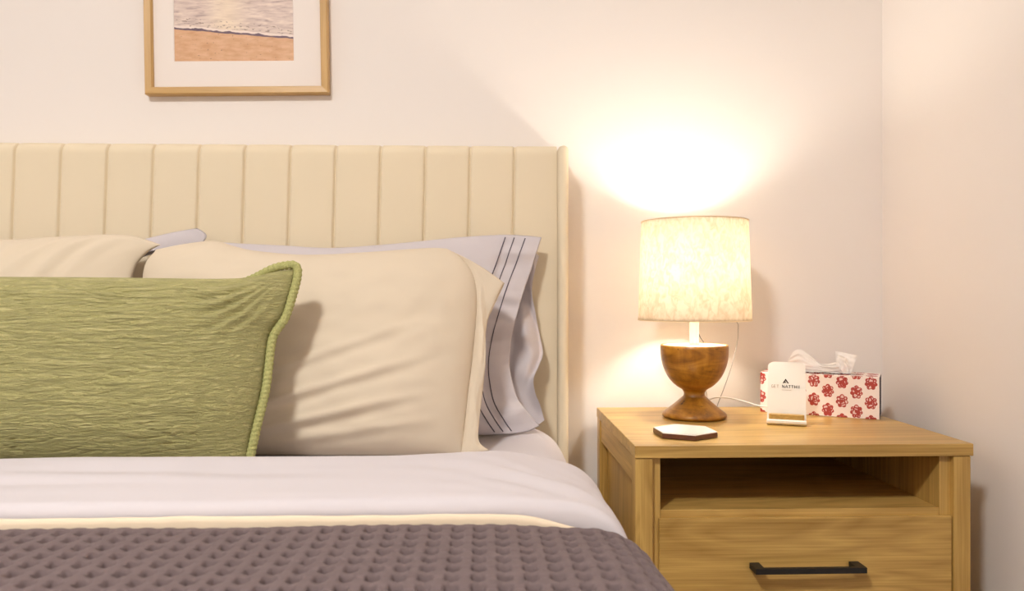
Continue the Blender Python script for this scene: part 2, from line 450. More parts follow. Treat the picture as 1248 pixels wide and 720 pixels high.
def quilt():
    C = .0226
    zt, xr, xl, r = .6225, .194, -1.405, .085
    L_top = (xr - r) - (xl + r); arc = r * math.pi / 2; drop = .27
    # arclength s measured from the centre line x=-.6
    smax_r = (xr - r) + arc + drop; smin = (xl + r) - arc - drop
    s_f = np.arange(-.72, (xr - r) + arc + .08, .0016)
    s_all = np.concatenate([np.linspace(smin, -.73, 50), s_f, np.linspace(s_f[-1] + .006, smax_r, 20)])
    y_f = np.arange(.54, .8151, .0016)
    ys = np.concatenate([np.linspace(-.44, .53, 44), y_f])
    Sg, Y = np.meshgrid(s_all, ys, indexing='ij')
    px_, pz_, nx_, nz_ = [], [], [], []
    for s in s_all:
        if s > xr - r:
            a = (s - (xr - r)) / r
            if a <= math.pi / 2: p = (xr - r + r * math.sin(a), zt - r + r * math.cos(a), math.sin(a), math.cos(a))
            else: p = (xr + .03 * (s - (xr - r) - arc), zt - r - (s - (xr - r) - arc), 1, 0)
        elif s < xl + r:
            a = ((xl + r) - s) / r
            if a <= math.pi / 2: p = (xl + r - r * math.sin(a), zt - r + r * math.cos(a), -math.sin(a), math.cos(a))
            else: p = (xl, zt - r - ((xl + r) - s - arc), -1, 0)
        else: p = (s, zt, 0, 1)
        px_.append(p[0]); pz_.append(p[1]); nx_.append(p[2]); nz_.append(p[3])
    PX, PZ = np.array(px_)[:, None] + 0 * Y, np.array(pz_)[:, None] + 0 * Y
    NX, NZ = np.array(nx_)[:, None], np.array(nz_)[:, None]
    # low frequency warp so that the rows wander a little
    W1 = np.array([[nz(s * 5, y * 6, 1) for y in ys] for s in s_all]); W2 = np.array([[nz(s * 6, y * 7, 9) for y in ys] for s in s_all])
    u = (Sg + .0035 * W1 + .006) / C; v = (Y + .0035 * W2) / C
    du = u - np.round(u); dv = v - np.round(v)
    pit = np.exp(-(np.abs(du) / .245) ** 8) * np.exp(-(np.abs(dv) / .27) ** 8)
    crease = np.exp(-(dv / .085) ** 2) * (.6 + .4 * W2)
    crease2 = np.exp(-(du / .11) ** 2) * .35
    pillow = np.cos(math.pi * dv) ** 2 * 0
    hem = 1 - sstep(.800, .812, Y)
    h = (-.0195 * pit - .0026 * np.maximum(crease, crease2) - .0012 * (np.cos(2 * math.pi * u) * .5 + .5)) * hem
    h += .0022 * W1 + .0012 * W2
    K = sstep(.0, .12, Sg)
    Yq = Y + (Y > .53) * .004 * K * sstep(.5, .81, Y)
    rise = -.006 * K * sstep(.70, .80, Y) * NZ
    edge = np.clip((Y - .804) / .011, 0, 1)
    drop_e = .009 * (1 - np.sqrt(1 - edge ** 2 * .98))
    side = .008 * W2 * (1 - NZ)
    X = PX + NX * (h + side - drop_e); Z = PZ + NZ * (h - drop_e) + rise
    vs = np.stack([X, Yq, Z], -1).reshape(-1, 3)
    fs = grid_faces(len(s_all) - 1, len(ys) - 1, True)
    o = obj('quilt', vs, fs, M['quilt'], None, (-.6, .2, .35))
    return tag(o, 'mauve-grey waffle-textured quilt spread over the foot of the bed', 'quilt')
quilt()

# ------------------------------------------------------------------ pillows
class Lean:
    def __init__(s, X0, Y0, slope, zb=MT):
        s.Y0, s.k, s.zb = Y0, slope, zb
        q = math.hypot(1, slope)
        s.O = np.array([X0, Y0, zb]); s.ex = np.array([1., 0, 0]); s.ey = np.array([0, slope, 1]) / q; s.n = np.array([0, -1, slope]) / q
    def px(s, p):
        d = ray(*p); t = (s.Y0 + (CAMZ - s.zb) * s.k) / (d.y - d.z * s.k)
        w = np.array(Vector((0, 0, CAMZ)) + d * t) - s.O
        return np.array([w @ s.ex, w @ s.ey])
    def world(s, a, b, h): return s.O + s.ex * a + s.ey * b + s.n * h
class Patch:
    """Coons patch between four pixel outlines laid on a leaning plane"""
    def __init__(s, lean, bottom, right, top, left):
        s.L = lean; N = 200
        c = lambda P: spline([lean.px(p) for p in P], N)
        s.b, s.r, s.t, s.l = c(bottom), c(right), c(top), c(left)
        s.q = np.linspace(0, 1, N)
    def ev(s, C, t): return np.array([np.interp(t, s.q, C[:, 0]), np.interp(t, s.q, C[:, 1])])
    def at(s, u, v):
        b, t, l, r = s.ev(s.b, u), s.ev(s.t, u), s.ev(s.l, v), s.ev(s.r, v)
        p00, p10, p01, p11 = s.b[0], s.b[-1], s.t[0], s.t[-1]
        return (1 - v) * b + v * t + (1 - u) * l + u * r - ((1 - u) * (1 - v) * p00 + u * (1 - v) * p10 + (1 - u) * v * p01 + u * v * p11)
def inflate(u, v, p=2.4, q=.62, u1=1.0, u0=0.0):
    uu = min(1, max(0, (u - u0) / (u1 - u0)))
    return max(0, 1 - abs(2 * uu - 1) ** p) ** q * max(0, 1 - abs(2 * v - 1) ** p) ** q
def warp(n):                                     # samples crowd toward both ends
    t = np.linspace(0, 1, n + 1); return .5 - .5 * np.cos(math.pi * t) * (.55) - .45 * (.5 - t)
def cushion(name, P, mat, parent, front, back, nu=120, nv=90):
    us, vs_ = warp(nu), warp(nv)
    V, F = [], []
    for sgn, fn in ((1, front), (-1, back)):
        o = len(V)
        for u in us:
            for v in vs_:
                a, b = P.at(u, v); V.append(P.L.world(a, b, sgn * fn(u, v)))
        F += [tuple(o + k for k in f) for f in grid_faces(nu, nv, sgn < 0)]
    return obj(name, V, F, mat, parent, weld=2e-5)

# --- lilac pillow behind, right side of the bed
Lb = Lean(-.2, 1.452, .225)
pb = thing('pillow', 'lilac-grey pillow with three dark hem lines leaning on the headboard beside its right wing', 'pillow', tuple(Lb.O), 'lilac pillows against the headboard')
Pb = Patch(Lb, [(240, 527), (330, 528), (480, 529), (582, 530), (636, 527), (658, 519)],
           [(658, 519), (645, 505), (631, 485), (624, 462), (621, 440), (623, 415), (629, 388), (640, 350), (651, 318), (660, 289)],
           [(236, 301), (262, 295.5), (300, 297), (345, 299), (400, 302), (455, 299), (510, 294), (560, 289), (610, 286), (640, 287), (660, 289)],
           [(240, 527), (232, 480), (228, 400), (228, 340), (236, 301)])
def fb(u, v):
    t = inflate(u, v, 2.4, .6, .90)
    hem = float(sstep(.84, .92, u))
    w = .004 * nz(u * 6, v * 5, 3) * t + hem * (.009 * math.sin(v * 9 + 1.2) * (1 - v) + .008 * nz(u * 9 + v * 6, v * 16, 5))
    edge = min(1, 14 * min(v, 1 - v)) * min(1, (1 - u) * 30 + .0)
    return .066 * t * (1.08 - .3 * v) + .004 * hem * edge + w * min(1, 10 * min(v, 1 - v))
def bb(u, v):
    t = inflate(u, v, 2.4, .6, .90); hem = float(sstep(.84, .92, u))
    w = hem * (.009 * math.sin(v * 9 + 1.2) * (1 - v) + .008 * nz(u * 9 + v * 6, v * 16, 5))
    edge = min(1, 14 * min(v, 1 - v)) * min(1, (1 - u) * 30)
    return .030 * t + .003 * hem * edge - w * min(1, 10 * min(v, 1 - v))
case = cushion('pillowcase', Pb, M['lilac_grey'], pb, fb, bb, 130, 90)
def hem_line(parent, P, fn, u0, u1, rad=.0011, v0=.015, v1=.985):
    pts = []
    for v in np.linspace(v0, v1, 70):
        u = u0 + (u1 - u0) * v
        a, b = P.at(u, v); pts.append(P.L.world(a, b, fn(u, v) + .0004))
    V, F = tube_data(pts, rad, 6); obj('hem_stitching', V, F, M['stitch'], parent)['label'] = 'dark stitched hem line'
for u0, u1 in ((.868, .897), (.893, .923), (.918, .955)): hem_line(pb, Pb, fb, u0, u1)
# the rear layer of the open end, showing past the hem
Lr = Lean(-.2, 1.500, .19)
Pr = Patch(Lr, [(585, 522), (620, 523), (650, 520), (664, 512)],
           [(664, 512), (659, 495), (652, 478), (650, 462), (657, 445), (662, 430), (659, 408), (653, 380), (648, 355), (652, 330), (657, 312)],
           [(585, 300), (620, 300), (645, 303), (657, 312)],
           [(585, 522), (585, 450), (585, 380), (585, 300)])
def rear():
    V = []; nu, nv = 50, 90
    for u in np.linspace(0, 1, nu + 1):
        for v in np.linspace(0, 1, nv + 1):
            a, b = Pr.at(u, v)
            h = .011 * math.sin(v * 11 + u * 5) * u + .009 * nz(u * 5, v * 8, 7) + .006 * math.sin(u * 14 - v * 6) * u
            V.append(Lr.world(a, b, h - .004))
    return obj('pillowcase_flap', V, grid_faces(nu, nv), M['lilac_grey'], pb)
rear()

# --- lilac pillow behind, left side: only its open right end peeps out
pl = thing('pillow', 'lilac-grey pillow mostly hidden behind the left beige pillow, only its folded end showing', 'pillow', (-.95, 1.452, MT), 'lilac pillows against the headboard')
Ll = Lean(-.95, 1.452, .225)
Pl = Patch(Ll, [(-640, 530), (-300, 530), (0, 529), (166, 527)],
           [(166, 527), (160, 480), (150, 420), (146, 350), (152, 322), (190, 305), (240, 298), (252, 288), (246, 281), (240, 278)],
           [(-640, 300), (-300, 292), (0, 294), (140, 298), (180, 290), (210, 283), (240, 278)],
           [(-640, 530), (-660, 420), (-640, 300)])
def fl_(u, v): return .064 * inflate(u, v, 2.4, .6, .985) * (1.08 - .3 * v) + .004 * nz(u * 30, v * 6, 3) * min(1, 8 * min(v, 1 - v)) * min(1, 20 * (1 - u))
cushion('pillowcase', Pl, M['lilac_grey'], pl, fl_, lambda u, v: .03 * inflate(u, v), 110, 70)

# --- beige pillows
def beige(label, lean, P, front, back, flange, nu=120, nv=90):
    t = thing('pillow', label, 'pillow', tuple(lean.O), 'beige pillows in the middle row')
    cushion('pillow_body', P, M['beige'], t, front, back, nu, nv)
    if flange:
        Pf, fn, nu2, nv2 = flange
        def ff(u, v): return .0035 + fn(u, v)
        def fbk(u, v): return .0035 - fn(u, v)
        us, vs_ = np.linspace(0, 1, nu2 + 1), np.linspace(0, 1, nv2 + 1)
        V, F = [], []
        for s, f in ((1, ff), (-1, fbk)):
            o = len(V)
            for u in us:
                for v in vs_:
                    a, b = Pf.at(u, v); e = 1 if 0 < u < 1 and 0 < v < 1 else 0
                    V.append(Pf.L.world(a, b, s * (f(u, v) if e else (.5 * (f(u, v) - (fbk if s > 0 else ff)(u, v))))))
            F += [tuple(o + k for k in q) for q in grid_faces(nu2, nv2, s < 0)]
        obj('pillowcase_hem', V, F, M['beige'], t, weld=2e-5)
    return t
Lg = Lean(-.25, 1.318, .27)
RE = [(563, 554), (567, 520), (571, 480), (576, 440), (580, 400), (582, 370), (580, 345), (572, 325), (560, 312), (545, 303)]
Pg = Patch(Lg, [(196, 555), (300, 555), (420, 555), (500, 555), (563, 554)], RE,
           [(190, 304), (222, 298), (262, 294), (285, 300), (310, 306), (360, 311), (400, 311), (450, 308), (500, 304), (530, 302), (545, 303)],
           [(196, 555), (186, 500), (178, 430), (174, 370), (176, 326), (190, 304)])
def fg(u, v):
    t = inflate(u, v, 2.6, .56)
    m = min(1, 9 * min(u, 1 - u)) * min(1, 9 * min(v, 1 - v))
    w = .004 * nz(u * 5 + v * 3, v * 7, 11) + .0034 * nz(u * 12 - v * 9, v * 12 + u * 5, 2)
    w += .006 * math.exp(-((v - .22 - (u - .45) * .5) / .05) ** 2) * float(sstep(.2, .4, u)) * float(sstep(.75, .5, u)) * math.sin(u * 20)
    for c0, sl, a_ in ((.10, .30, .0065), (.20, .42, .006), (.03, .22, .005), (.33, .50, .0035)):
        q_ = v - c0 - (u - .35) * sl
        w += a_ * (math.exp(-(q_ / .018) ** 2) - .8 * math.exp(-((q_ + .035) / .022) ** 2)) * float(sstep(.28, .42, u) * sstep(.95, .62, u))
    return .086 * t * (1.12 - .3 * v) + w * m
Pgf = Patch(Lg, [(561, 554), (572, 554), (584, 553), (598, 550)],
            [(598, 550), (584, 538), (584, 515), (586, 495), (589, 470), (592, 440), (592, 410), (595, 388), (604, 368), (615, 346)],
            [(543, 303), (560, 311), (580, 322), (600, 335), (615, 346)], [(561, 554)] + [(x - 2, y) for x, y in RE[1:-1]] + [(543, 303)])
def wf(u, v): return u * (.006 * math.sin(v * 13 + .5) + .004 * nz(u * 4, v * 12, 4)) + .007 * math.sin(math.pi * u) * (1 - .5 * v)
beige('plump beige pillow right of centre, directly behind the end of the green cushion', Lg, Pg, fg, lambda u, v: .05 * inflate(u, v, 2.4, .6), (Pgf, wf, 24, 80))

Lh = Lean(-.95, 1.322, .27)
REl = [(150, 555), (152, 500), (156, 440), (158, 380), (160, 348), (164, 330), (170, 318), (182, 306), (196, 298)]
Ph = Patch(Lh, [(-560, 555), (-300, 555), (-100, 555), (60, 555), (150, 555)], REl,
           [(-560, 306), (-300, 292), (-150, 290), (0, 293), (60, 290), (110, 287), (150, 286), (172, 290), (196, 298)],
           [(-560, 555), (-580, 430), (-560, 306)])
def fh(u, v):
    t = inflate(u, v, 2.6, .56)
    m = min(1, 9 * min(u, 1 - u)) * min(1, 9 * min(v, 1 - v))
    w = .003 * nz(u * 9, v * 6, 21) + .0075 * nz(u * 40 - v * 9, v * 2.5, 6) * float(sstep(.7, .85, u))
    return .082 * t * (1.12 - .3 * v) + w * m
beige('beige pillow with creased open end leaning at the left behind the green cushion', Lh, Ph, fh, lambda u, v: .05 * inflate(u, v, 2.4, .6), None, 150, 90)

# --- green lumbar cushion with piped edge
Lc = Lean(-.62, 1.150, .27)
cu = thing('cushion', 'long sage-green crinkled lumbar cushion with corded edge in front of the beige pillows', 'cushion', tuple(Lc.O))
RIGHT = [(298, 568), (306, 530), (312, 505), (319, 475), (323, 445), (326, 420), (331, 404), (344, 385), (352, 360), (357, 342), (359, 327)]
TOP = [(-205, 327), (-180, 332), (-100, 337), (0, 338), (100, 338.5), (200, 339.5), (270, 340), (308, 337.5), (335, 331), (359, 327)]
Pc = Patch(Lc, [(-150, 571), (-60, 572), (60, 572), (180, 572), (260, 571), (298, 568)], RIGHT, TOP,
           [(-150, 571), (-165, 480), (-172, 415), (-190, 370), (-205, 327)])
def fc(u, v):
    t = inflate(u, v, 2.7, .58)
    m = min(1, 8 * min(u, 1 - u)) * min(1, 8 * min(v, 1 - v))
    w = .0016 * nz(u * 7, v * 20, 1)
    vv = v + .03 * u + .012 * nz(u * 4, v * 3, 2)
    for fu, fv, a_, wd in ((9, 30, .0024, .10), (17, 52, .0019, .13), (26, 80, .0012, .18)):      # gathered creases
        c_ = nz(u * fu, vv * fv, fv); m_ = max(0, min(1, .5 + 1.6 * nz(u * fu * .6, vv * fv * .3, 40)))
        w -= a_ * math.exp(-(c_ / wd) ** 2) * m_
    # pulled creases fanning from the upper right corner
    cu_, cv = 1 - u, 1 - v
    rr = math.hypot(cu_ * 2, cv); ang = math.atan2(cv, cu_ * 2)
    w += .0042 * math.sin(ang * 26 + 3 * nz(u * 6, v * 6, 8)) * math.exp(-((rr - .26) / .16) ** 2)
    return .085 * t * (1.05 - .2 * v) + w * m
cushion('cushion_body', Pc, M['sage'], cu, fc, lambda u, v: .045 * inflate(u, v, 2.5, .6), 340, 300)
def piping():
    loop = np.concatenate([Pc.b[:-1], Pc.r[:-1], Pc.t[::-1][:-1], Pc.l[::-1][:-1]])
    c = loop.mean(0)
    d = np.roll(loop, -3, 0) - np.roll(loop, 3, 0); nrm = np.stack([d[:, 1], -d[:, 0]], 1); nrm /= np.linalg.norm(nrm, axis=1)[:, None]
    pts2 = loop + nrm * .0065
    for _ in range(3): pts2 = (np.roll(pts2, 1, 0) + pts2 * 2 + np.roll(pts2, -1, 0)) / 4
    s = np.concatenate([[0], np.cumsum(np.linalg.norm(np.diff(np.vstack([pts2, pts2[:1]]), axis=0), axis=1))])
    n = 1500
    q = np.linspace(0, s[-1], n, endpoint=False)
    cl = np.vstack([pts2, pts2[:1]])
    pp = np.stack([np.interp(q, s, cl[:, 0]), np.interp(q, s, cl[:, 1])], 1)
    xr_ = Pc.t[-1][0]; tz = Pc.t[:, 1].mean()
    P3 = []
    for a, b in pp:
        tuck = float(sstep(tz - .03, tz - .012, b)) * float(sstep(xr_ - .02, xr_ - .11, a)) * float(sstep(-.36, -.30, a + 0 * b + Lc.O[0] + .62 - 0))
        P3.append(Lc.world(a, b - .013 * tuck, .002 - .016 * tuck))
    rip = lambda i, an: .085 * math.sin(2 * math.pi * i / n * s[-1] / .0072 + an) + .06 * nz(i * .05, an)
    V, F = tube_data(P3, .0068, 12, True, rip)
    obj('corded_edge', V, F, M['sage_pipe'], cu)
piping()

# ------------------------------------------------------------------ nightstand
NX0, NX1, NY0, NY1, NZ = .244, .810, 1.226, 1.652, .620
ns = thing('nightstand', 'oak nightstand with open cubby and black-handled drawer beside the bed', 'nightstand', ((NX0 + NX1) / 2, (NY0 + NY1) / 2, 0))
boxes('tabletop', [(NX0, NX1, NY0, NY1, NZ - .0205, NZ)], M['oak_x'], ns, bevel=.0012)
lw = .029
for x0, x1 in ((NX0 + .001, NX0 + .001 + lw), (NX1 - .0035 - lw, NX1 - .0035)):
    boxes('leg', [(x0, x1, NY0 + .002, NY0 + .034, 0, NZ - .021)], M['oak_z'], ns)
    boxes('leg', [(x0, x1, NY1 - .034, NY1 - .002, 0, NZ - .021)], M['oak_z'], ns)
ix0, ix1 = NX0 + lw + .001, NX1 - lw - .0035
boxes('side_rail', [(NX0 + .004, NX0 + .022, NY0 + .035, NY1 - .035, NZ - .068, NZ - .022)], M['oak_y'], ns)
boxes('side_rail', [(NX1 - .024, NX1 - .006, NY0 + .035, NY1 - .035, NZ - .068, NZ - .022)], M['oak_y'], ns)
py_ = NY0 + .012
boxes('side_panel', [(ix0 - .012, ix0 + .0145, py_, NY1 - .01, .07, NZ - .0215)], M['oak_z'], ns, bevel=.0008)
boxes('side_panel', [(ix1 - .0185, ix1 + .012, py_, NY1 - .01, .07, NZ - .0215)], M['oak_z'], ns, bevel=.0008)
cx0, cx1 = ix0 + .015, ix1 - .019
boxes('back_panel', [(cx0, cx1, NY1 - .018, NY1 - .010, .07, NZ - .0215)], M['oak_x'], ns, bevel=0)
ZS = CAMZ - (624 - 360) / FPX * (NY0 + .01)       # top front edge of the cubby floor
boxes('shelf', [(cx0, cx1, py_ + .0005, NY1 - .019, ZS - .016, ZS)], M['oak_x'], ns, bevel=.0008)
boxes('bottom_panel', [(cx0, cx1, py_ + .0005, NY1 - .019, .07, .086)], M['oak_x'], ns, bevel=.0008)
dx0, dx1 = at(803.5, 660, NY0 + .004).x, at(1160, 660, NY0 + .004).x
ZD = CAMZ - (634.5 - 360) / FPX * (NY0 + .004)
dh = (ZD - .10) / 2
for k in range(2):
    z1 = ZD - k * (dh + .002)
    d = boxes('drawer', [(dx0, dx1, NY0 + .004, NY0 + .0115, z1 - dh + .002, z1), (cx0 + .01, cx1 - .01, NY0 + .0115, NY1 - .05, z1 - dh + .012, z1 - .03)], M['oak_x'], ns, bevel=.001)
    hy = NY0 - .027
    hz = CAMZ - (701 - 360) / FPX * hy - k * (dh + .002); hx0, hx1 = at(921.5, 700, hy).x, at(1057, 700, hy).x
    V, F = [], []
    def prism(poly, z0, z1_):
        o = len(V); n = len(poly)
        V.extend([(x, y, z0) for x, y in poly] + [(x, y, z1_) for x, y in poly])
        F.append(tuple(o + i for i in range(n))[::-1]); F.append(tuple(o + n + i for i in range(n)))
        for i in range(n): F.append((o + i, o + (i + 1) % n, o + n + (i + 1) % n, o + n + i))
    hb = NY0 + .0035
    prism([(hx0, hy), (hx1, hy), (hx1, hb), (hx1 - .0155, hb), (hx1 - .0155, hy + .0075), (hx0 + .0155, hy + .0075), (hx0 + .0155, hb), (hx0, hb)], hz - .0045, hz + .0045)
    h = obj('handle', V, F, M['black'], d, smooth=False); h['label'] = 'black metal bar handle'

# ------------------------------------------------------------------ table lamp
LC = Vector((.4208, 1.510, NZ))
lamp = thing('table_lamp', 'lit table lamp with goblet-shaped carved wooden base and mottled white drum shade', 'lamp', tuple(LC))
prof = [(0, .0003), (.055, .0003), (.0605, .0012), (.0632, .0035), (.0638, .0065), (.0626, .0095)]
for t in np.linspace(0, 1, 14)[1:]:
    prof.append((.0626 + (.0215 - .0626) * t, .0095 + .0345 * t - .0012 * math.sin(math.pi * t)))
prof += [(.0208, .0465), (.0206, .0485), (.0210, .0510), (.0228, .0545)]
for a in np.linspace(.225, 1, 24):
    an = a * math.pi / 2; prof.append((.0672 * math.sin(an) ** .92 if a < 1 else .0672, .0525 + .083 * (1 - math.cos(an))))
prof += [(.0674, .141), (.0668, .1462), (.0655, .1472), (.064, .1468), (.0625, .1455)]
lathe('base', prof, LC, M['lamp_wood'], lamp)
lathe('base_plate', [(.0622, .1440), (.0622, .1466), (.04, .1470), (.0, .1472)], LC, M['white_paint'], lamp)['label'] = 'white disc set in the top of the wooden bowl'
lathe('stem', [(.0, .1473), (.0102, .1473), (.0094, .152), (.0094, .215), (.0165, .217), (.0165, .2735), (.0, .2740)], LC, M['white_paint'], lamp, 32)
rb, rt, zb_, zt_ = .1118, .1052, .1963, .3955
def rr(z): return rb + (rt - rb) * (z - zb_) / (zt_ - zb_)
sh = [(rr(z), z) for z in np.linspace(zb_, zt_, 30)] + [(rr(z) - .0014, z) for z in np.linspace(zt_, zb_, 30)]
V, F = lathe_data(sh, LC, 128, True)
shade = obj('lamp_shade', V, F, M['shade'], lamp)
def rim(z0, z1):
    q = [(rr(z0) + .0006, z0), (rr(z1) + .0006, z1), (rr(z1) + .0001, z1 + .0003), (rr(z0) - .002, z0 - .0006)]
    V, F = lathe_data(q, LC, 128, True); obj('rim', V, F, M['shade_trim'], shade)
rim(zb_ - .0002, zb_ + .0012); rim(zt_ - .0012, zt_ + .0002)
bulb_prof = [(.0, .2625), (.0125, .2625), (.013, .27), (.018, .275), (.027, .283), (.0315, .295), (.030, .308), (.023, .319), (.011, .3255), (.0, .3265)]
bulb_prof = [(r, z + .012) for r, z in bulb_prof]
lathe('bulb', bulb_prof, LC, emis('bulb_glow', (1, .90, .765, 1), 1), lamp, 40)
BULB = bpy.data.materials['bulb_glow'].node_tree.nodes['Emission'].inputs[1]
# spider that carries the shade
V, F = [], []
for k in range(3):
    a = k * 2.0944 + .5
    v, f = tube_data([(LC.x + r * math.cos(a), LC.y + r * math.sin(a), LC.z + z) for r, z in ((.0135, .24), (.05, .3), (rr(.385) - .002, .385))], .0011, 6)
    o = len(V); V += v; F += [tuple(o + i for i in q) for q in f]
obj('shade_carrier', V, F, M['white_paint'], lamp)
tube('power_cord', [at(862, 382, 1.585), at(880, 386, 1.605), at(897.5, 392, 1.615), at(899.5, 402, 1.618), at(898, 420, 1.622), at(891, 448, 1.630), at(882, 474, 1.640), at(875, 492, 1.655), at(872, 505, 1.661), (at(872, 505, 1.661) - Vector((0, -.001, .05)))], .0010, M['cord_grey'], lamp, n=80)['label'] = 'thin grey power cord hanging behind the lamp'
tube('pull_cord', [at(851, 405, 1.52), at(853.5, 411, 1.523), at(857.5, 417, 1.528)], .0009, M['cord_dark'], lamp, n=16)

# ------------------------------------------------------------------ things on the nightstand
# hexagonal coaster
def hexagon():
    c = Vector((.3515, 1.3205, NZ)); c = Vector((0, 0, 0))
    p = [atz(x, y, NZ + .0102) for x, y in ((847, 529.8), (821.8, 516.5), (796, 520), (876.3, 526.7))]
    c = (p[0] + p[1]) / 4 + (p[2] + p[3]) / 4; R = ((p[0] - p[1]).length + (p[2] - p[3]).length) / 4
    a0 = math.atan2(p[0].y - c.y, p[0].x - c.x)
    co = thing('coaster', 'hexagonal white-topped dark wood coaster near the front edge of the nightstand', 'coaster', (c.x, c.y, NZ + .0003))
    def ring(r, z): return [(c.x + r * math.cos(a0 + k * math.pi / 3), c.y + r * math.sin(a0 + k * math.pi / 3), z) for k in range(6)]
    def stack(rings):
        V = [v for r in rings for v in r]; F = [tuple(range(6))[::-1], tuple((len(rings) - 1) * 6 + k for k in range(6))]
        for i in range(len(rings) - 1):
            for k in range(6): F.append((i * 6 + k, i * 6 + (k + 1) % 6, (i + 1) * 6 + (k + 1) % 6, (i + 1) * 6 + k))
        return V, F
    V, F = stack([ring(R - .001, NZ + .0003), ring(R, NZ + .0015), ring(R, NZ + .0082), ring(R - .0006, NZ + .0088)])
    obj('wooden_base', V, F, M['dark_wood'], co, smooth=False)
    V, F = stack([ring(R - .0009, NZ + .0089), ring(R - .0009, NZ + .0098), ring(R - .0016, NZ + .0104)])
    obj('marble_top', V, F, M['marble'], co, smooth=False)['label'] = 'smooth white top'
hexagon()

# phone stand
def phone_stand():
    bl, br = atz(934.5, 516.8, NZ + .001), atz(983, 519.5, NZ + .001)
    w = (br - bl).length; ux = (br - bl).normalized(); uy = Vector((-ux.y, ux.x, 0))     # uy points away from the camera
    c0 = (bl + br) / 2
    st = thing('phone_stand', 'white phone stand with printed logo and tan strip standing in for its slot in front of the tissue box', 'phone stand', (c0.x, c0.y, NZ + .0003))
    def P(a, d, z): return c0 + ux * a + uy * d + Vector((0, 0, z - .001))
    # side profile of the bent sheet, centre line (d = depth from the lip, z)
    prof = [(.0012, .0098), (.0, .0085), (.0005, .006), (.003, .0025), (.008, .0013), (.020, .0013), (.0245, .0035), (.0265, .0075)]
    top = .1165
    for z in np.linspace(.012, top, 26): prof.append((.0275 + (z - .012) * .16, z))
    V, F = [], []; th = .0026; nx = 24
    n = len(prof)
    for side in (0, 1):
        for i, (d, z) in enumerate(prof):
            a = Vector(prof[max(0, i - 1)]); b = Vector(prof[min(n - 1, i + 1)]); t = (b - a).normalized(); nm = Vector((t.y, -t.x)) * th * side
            hw = w / 2 * (1 - .045 * max(0, z - .01) / top)
            # rounded upper corners
            r = .0085
            if z > top - r: hw -= r - math.sqrt(max(0, r * r - (z - top + r) ** 2))
            for k in range(nx + 1):
                V.append(P(-hw + 2 * hw * k / nx, d + nm.x * 1, z + nm.y + (.0012 if z < .003 else 0)))
    m = n * (nx + 1)
    for i in range(n - 1):
        for k in range(nx):
            q = (i * (nx + 1) + k, i * (nx + 1) + k + 1, (i + 1) * (nx + 1) + k + 1, (i + 1) * (nx + 1) + k)
            F.append(q); F.append(tuple(m + x for x in q[::-1]))
    rim_ = [k for k in range(nx + 1)] + [i * (nx + 1) + nx for i in range(1, n)] + [(n - 1) * (nx + 1) + k for k in range(nx - 1, -1, -1)] + [i * (nx + 1) for i in range(n - 2, 0, -1)]
    for i in range(len(rim_)):
        a, b = rim_[i], rim_[(i + 1) % len(rim_)]; F.append((a, m + a, m + b, b))
    me = obj('stand_body', V, F, M['white_plastic'], st, smooth=False)
    bm = bmesh.new(); bm.from_mesh(me.data); bmesh.ops.recalc_face_normals(bm, faces=bm.faces); bm.to_mesh(me.data); bm.free()
    me.data.polygons.foreach_set('use_smooth', [True] * len(me.data.polygons)); me.data.set_sharp_from_angle(angle=.6)
    # raised wooden strip added in place of the slot where the tabletop shows
    hw = w / 2 - .0035; V, F = [], []
    pad = []
    for a in np.linspace(0, 2 * math.pi, 40, endpoint=False):
        e = lambda x, p: math.copysign(abs(x) ** p, x)
        pad.append((hw * e(math.cos(a), .35), .0135 + .0085 * e(math.sin(a), .8)))
    for z in (.0058, .0192, .0200):
        for (a, d) in pad: V.append(P(a * (1 if z < .0195 else .985), .0135 + (d - .0135) * (1 if z < .0195 else .92), z))
    k = len(pad)
    F.append(tuple(2 * k + i for i in range(k))); F.append(tuple(range(k))[::-1])
    for r in range(2):
        for i in range(k): F.append((r * k + i, r * k + (i + 1) % k, (r + 1) * k + (i + 1) % k, (r + 1) * k + i))
    obj('slot_strip', V, F, M['oak_x'], st, smooth=False)['label'] = 'tan strip standing in for the see-through slot'
    # printed logo and lettering: thin ink on the face of the plate
    def F3(a, z, lift=.0003):
        d = .0275 + (z - .012) * .16
        return P(a, d - lift - .0002, z)
    def poly_ink(name, polys, mat):
        V, F = [], []
        for pl_ in polys:
            o = len(V); n = len(pl_)
            for lift in (.0, .0003):
                for (a, z) in pl_: V.append(F3(a, z, lift))
            F.append(tuple(o + n + i for i in range(n))); 
            for i in range(n): F.append((o + i, o + (i + 1) % n, o + n + (i + 1) % n, o + n + i))
        return obj(name, V, F, mat, st, smooth=False)
    s = w / 48.5                             # metres per photographed pixel on the plate
    cxp, zc = 958.7, .0
    def q(px, py): return ((px - cxp) * s, .1165 - (py - 444.0) * s * 1.0)
    # mark: a dark caret with short bar
    tri = [[q(957.5, 465.6), q(961.6, 471.6), q(960.2, 472.0), q(957.4, 468.2)], [q(957.5, 465.6), q(957.4, 468.2), q(955.2, 471.6), q(953.6, 471.9)],
           [q(955.3, 470.0), q(957.6, 469.4), q(958.2, 470.9), q(955.0, 471.0)]]
    poly_ink('logo_mark', tri, M['ink'])
    # letters as strokes: G E T  N A T T H I
    def stroke(x0, y0, x1, y1, wd=.5):
        dx, dy = x1 - x0, y1 - y0; L = math.hypot(dx, dy); nx_, ny_ = -dy / L * wd / 2, dx / L * wd / 2
        return [q(x0 + nx_, y0 + ny_), q(x1 + nx_, y1 + ny_), q(x1 - nx_, y1 - ny_), q(x0 - nx_, y0 - ny_)]
    T, B = 474.0, 477.8
    faint, bold = [], []
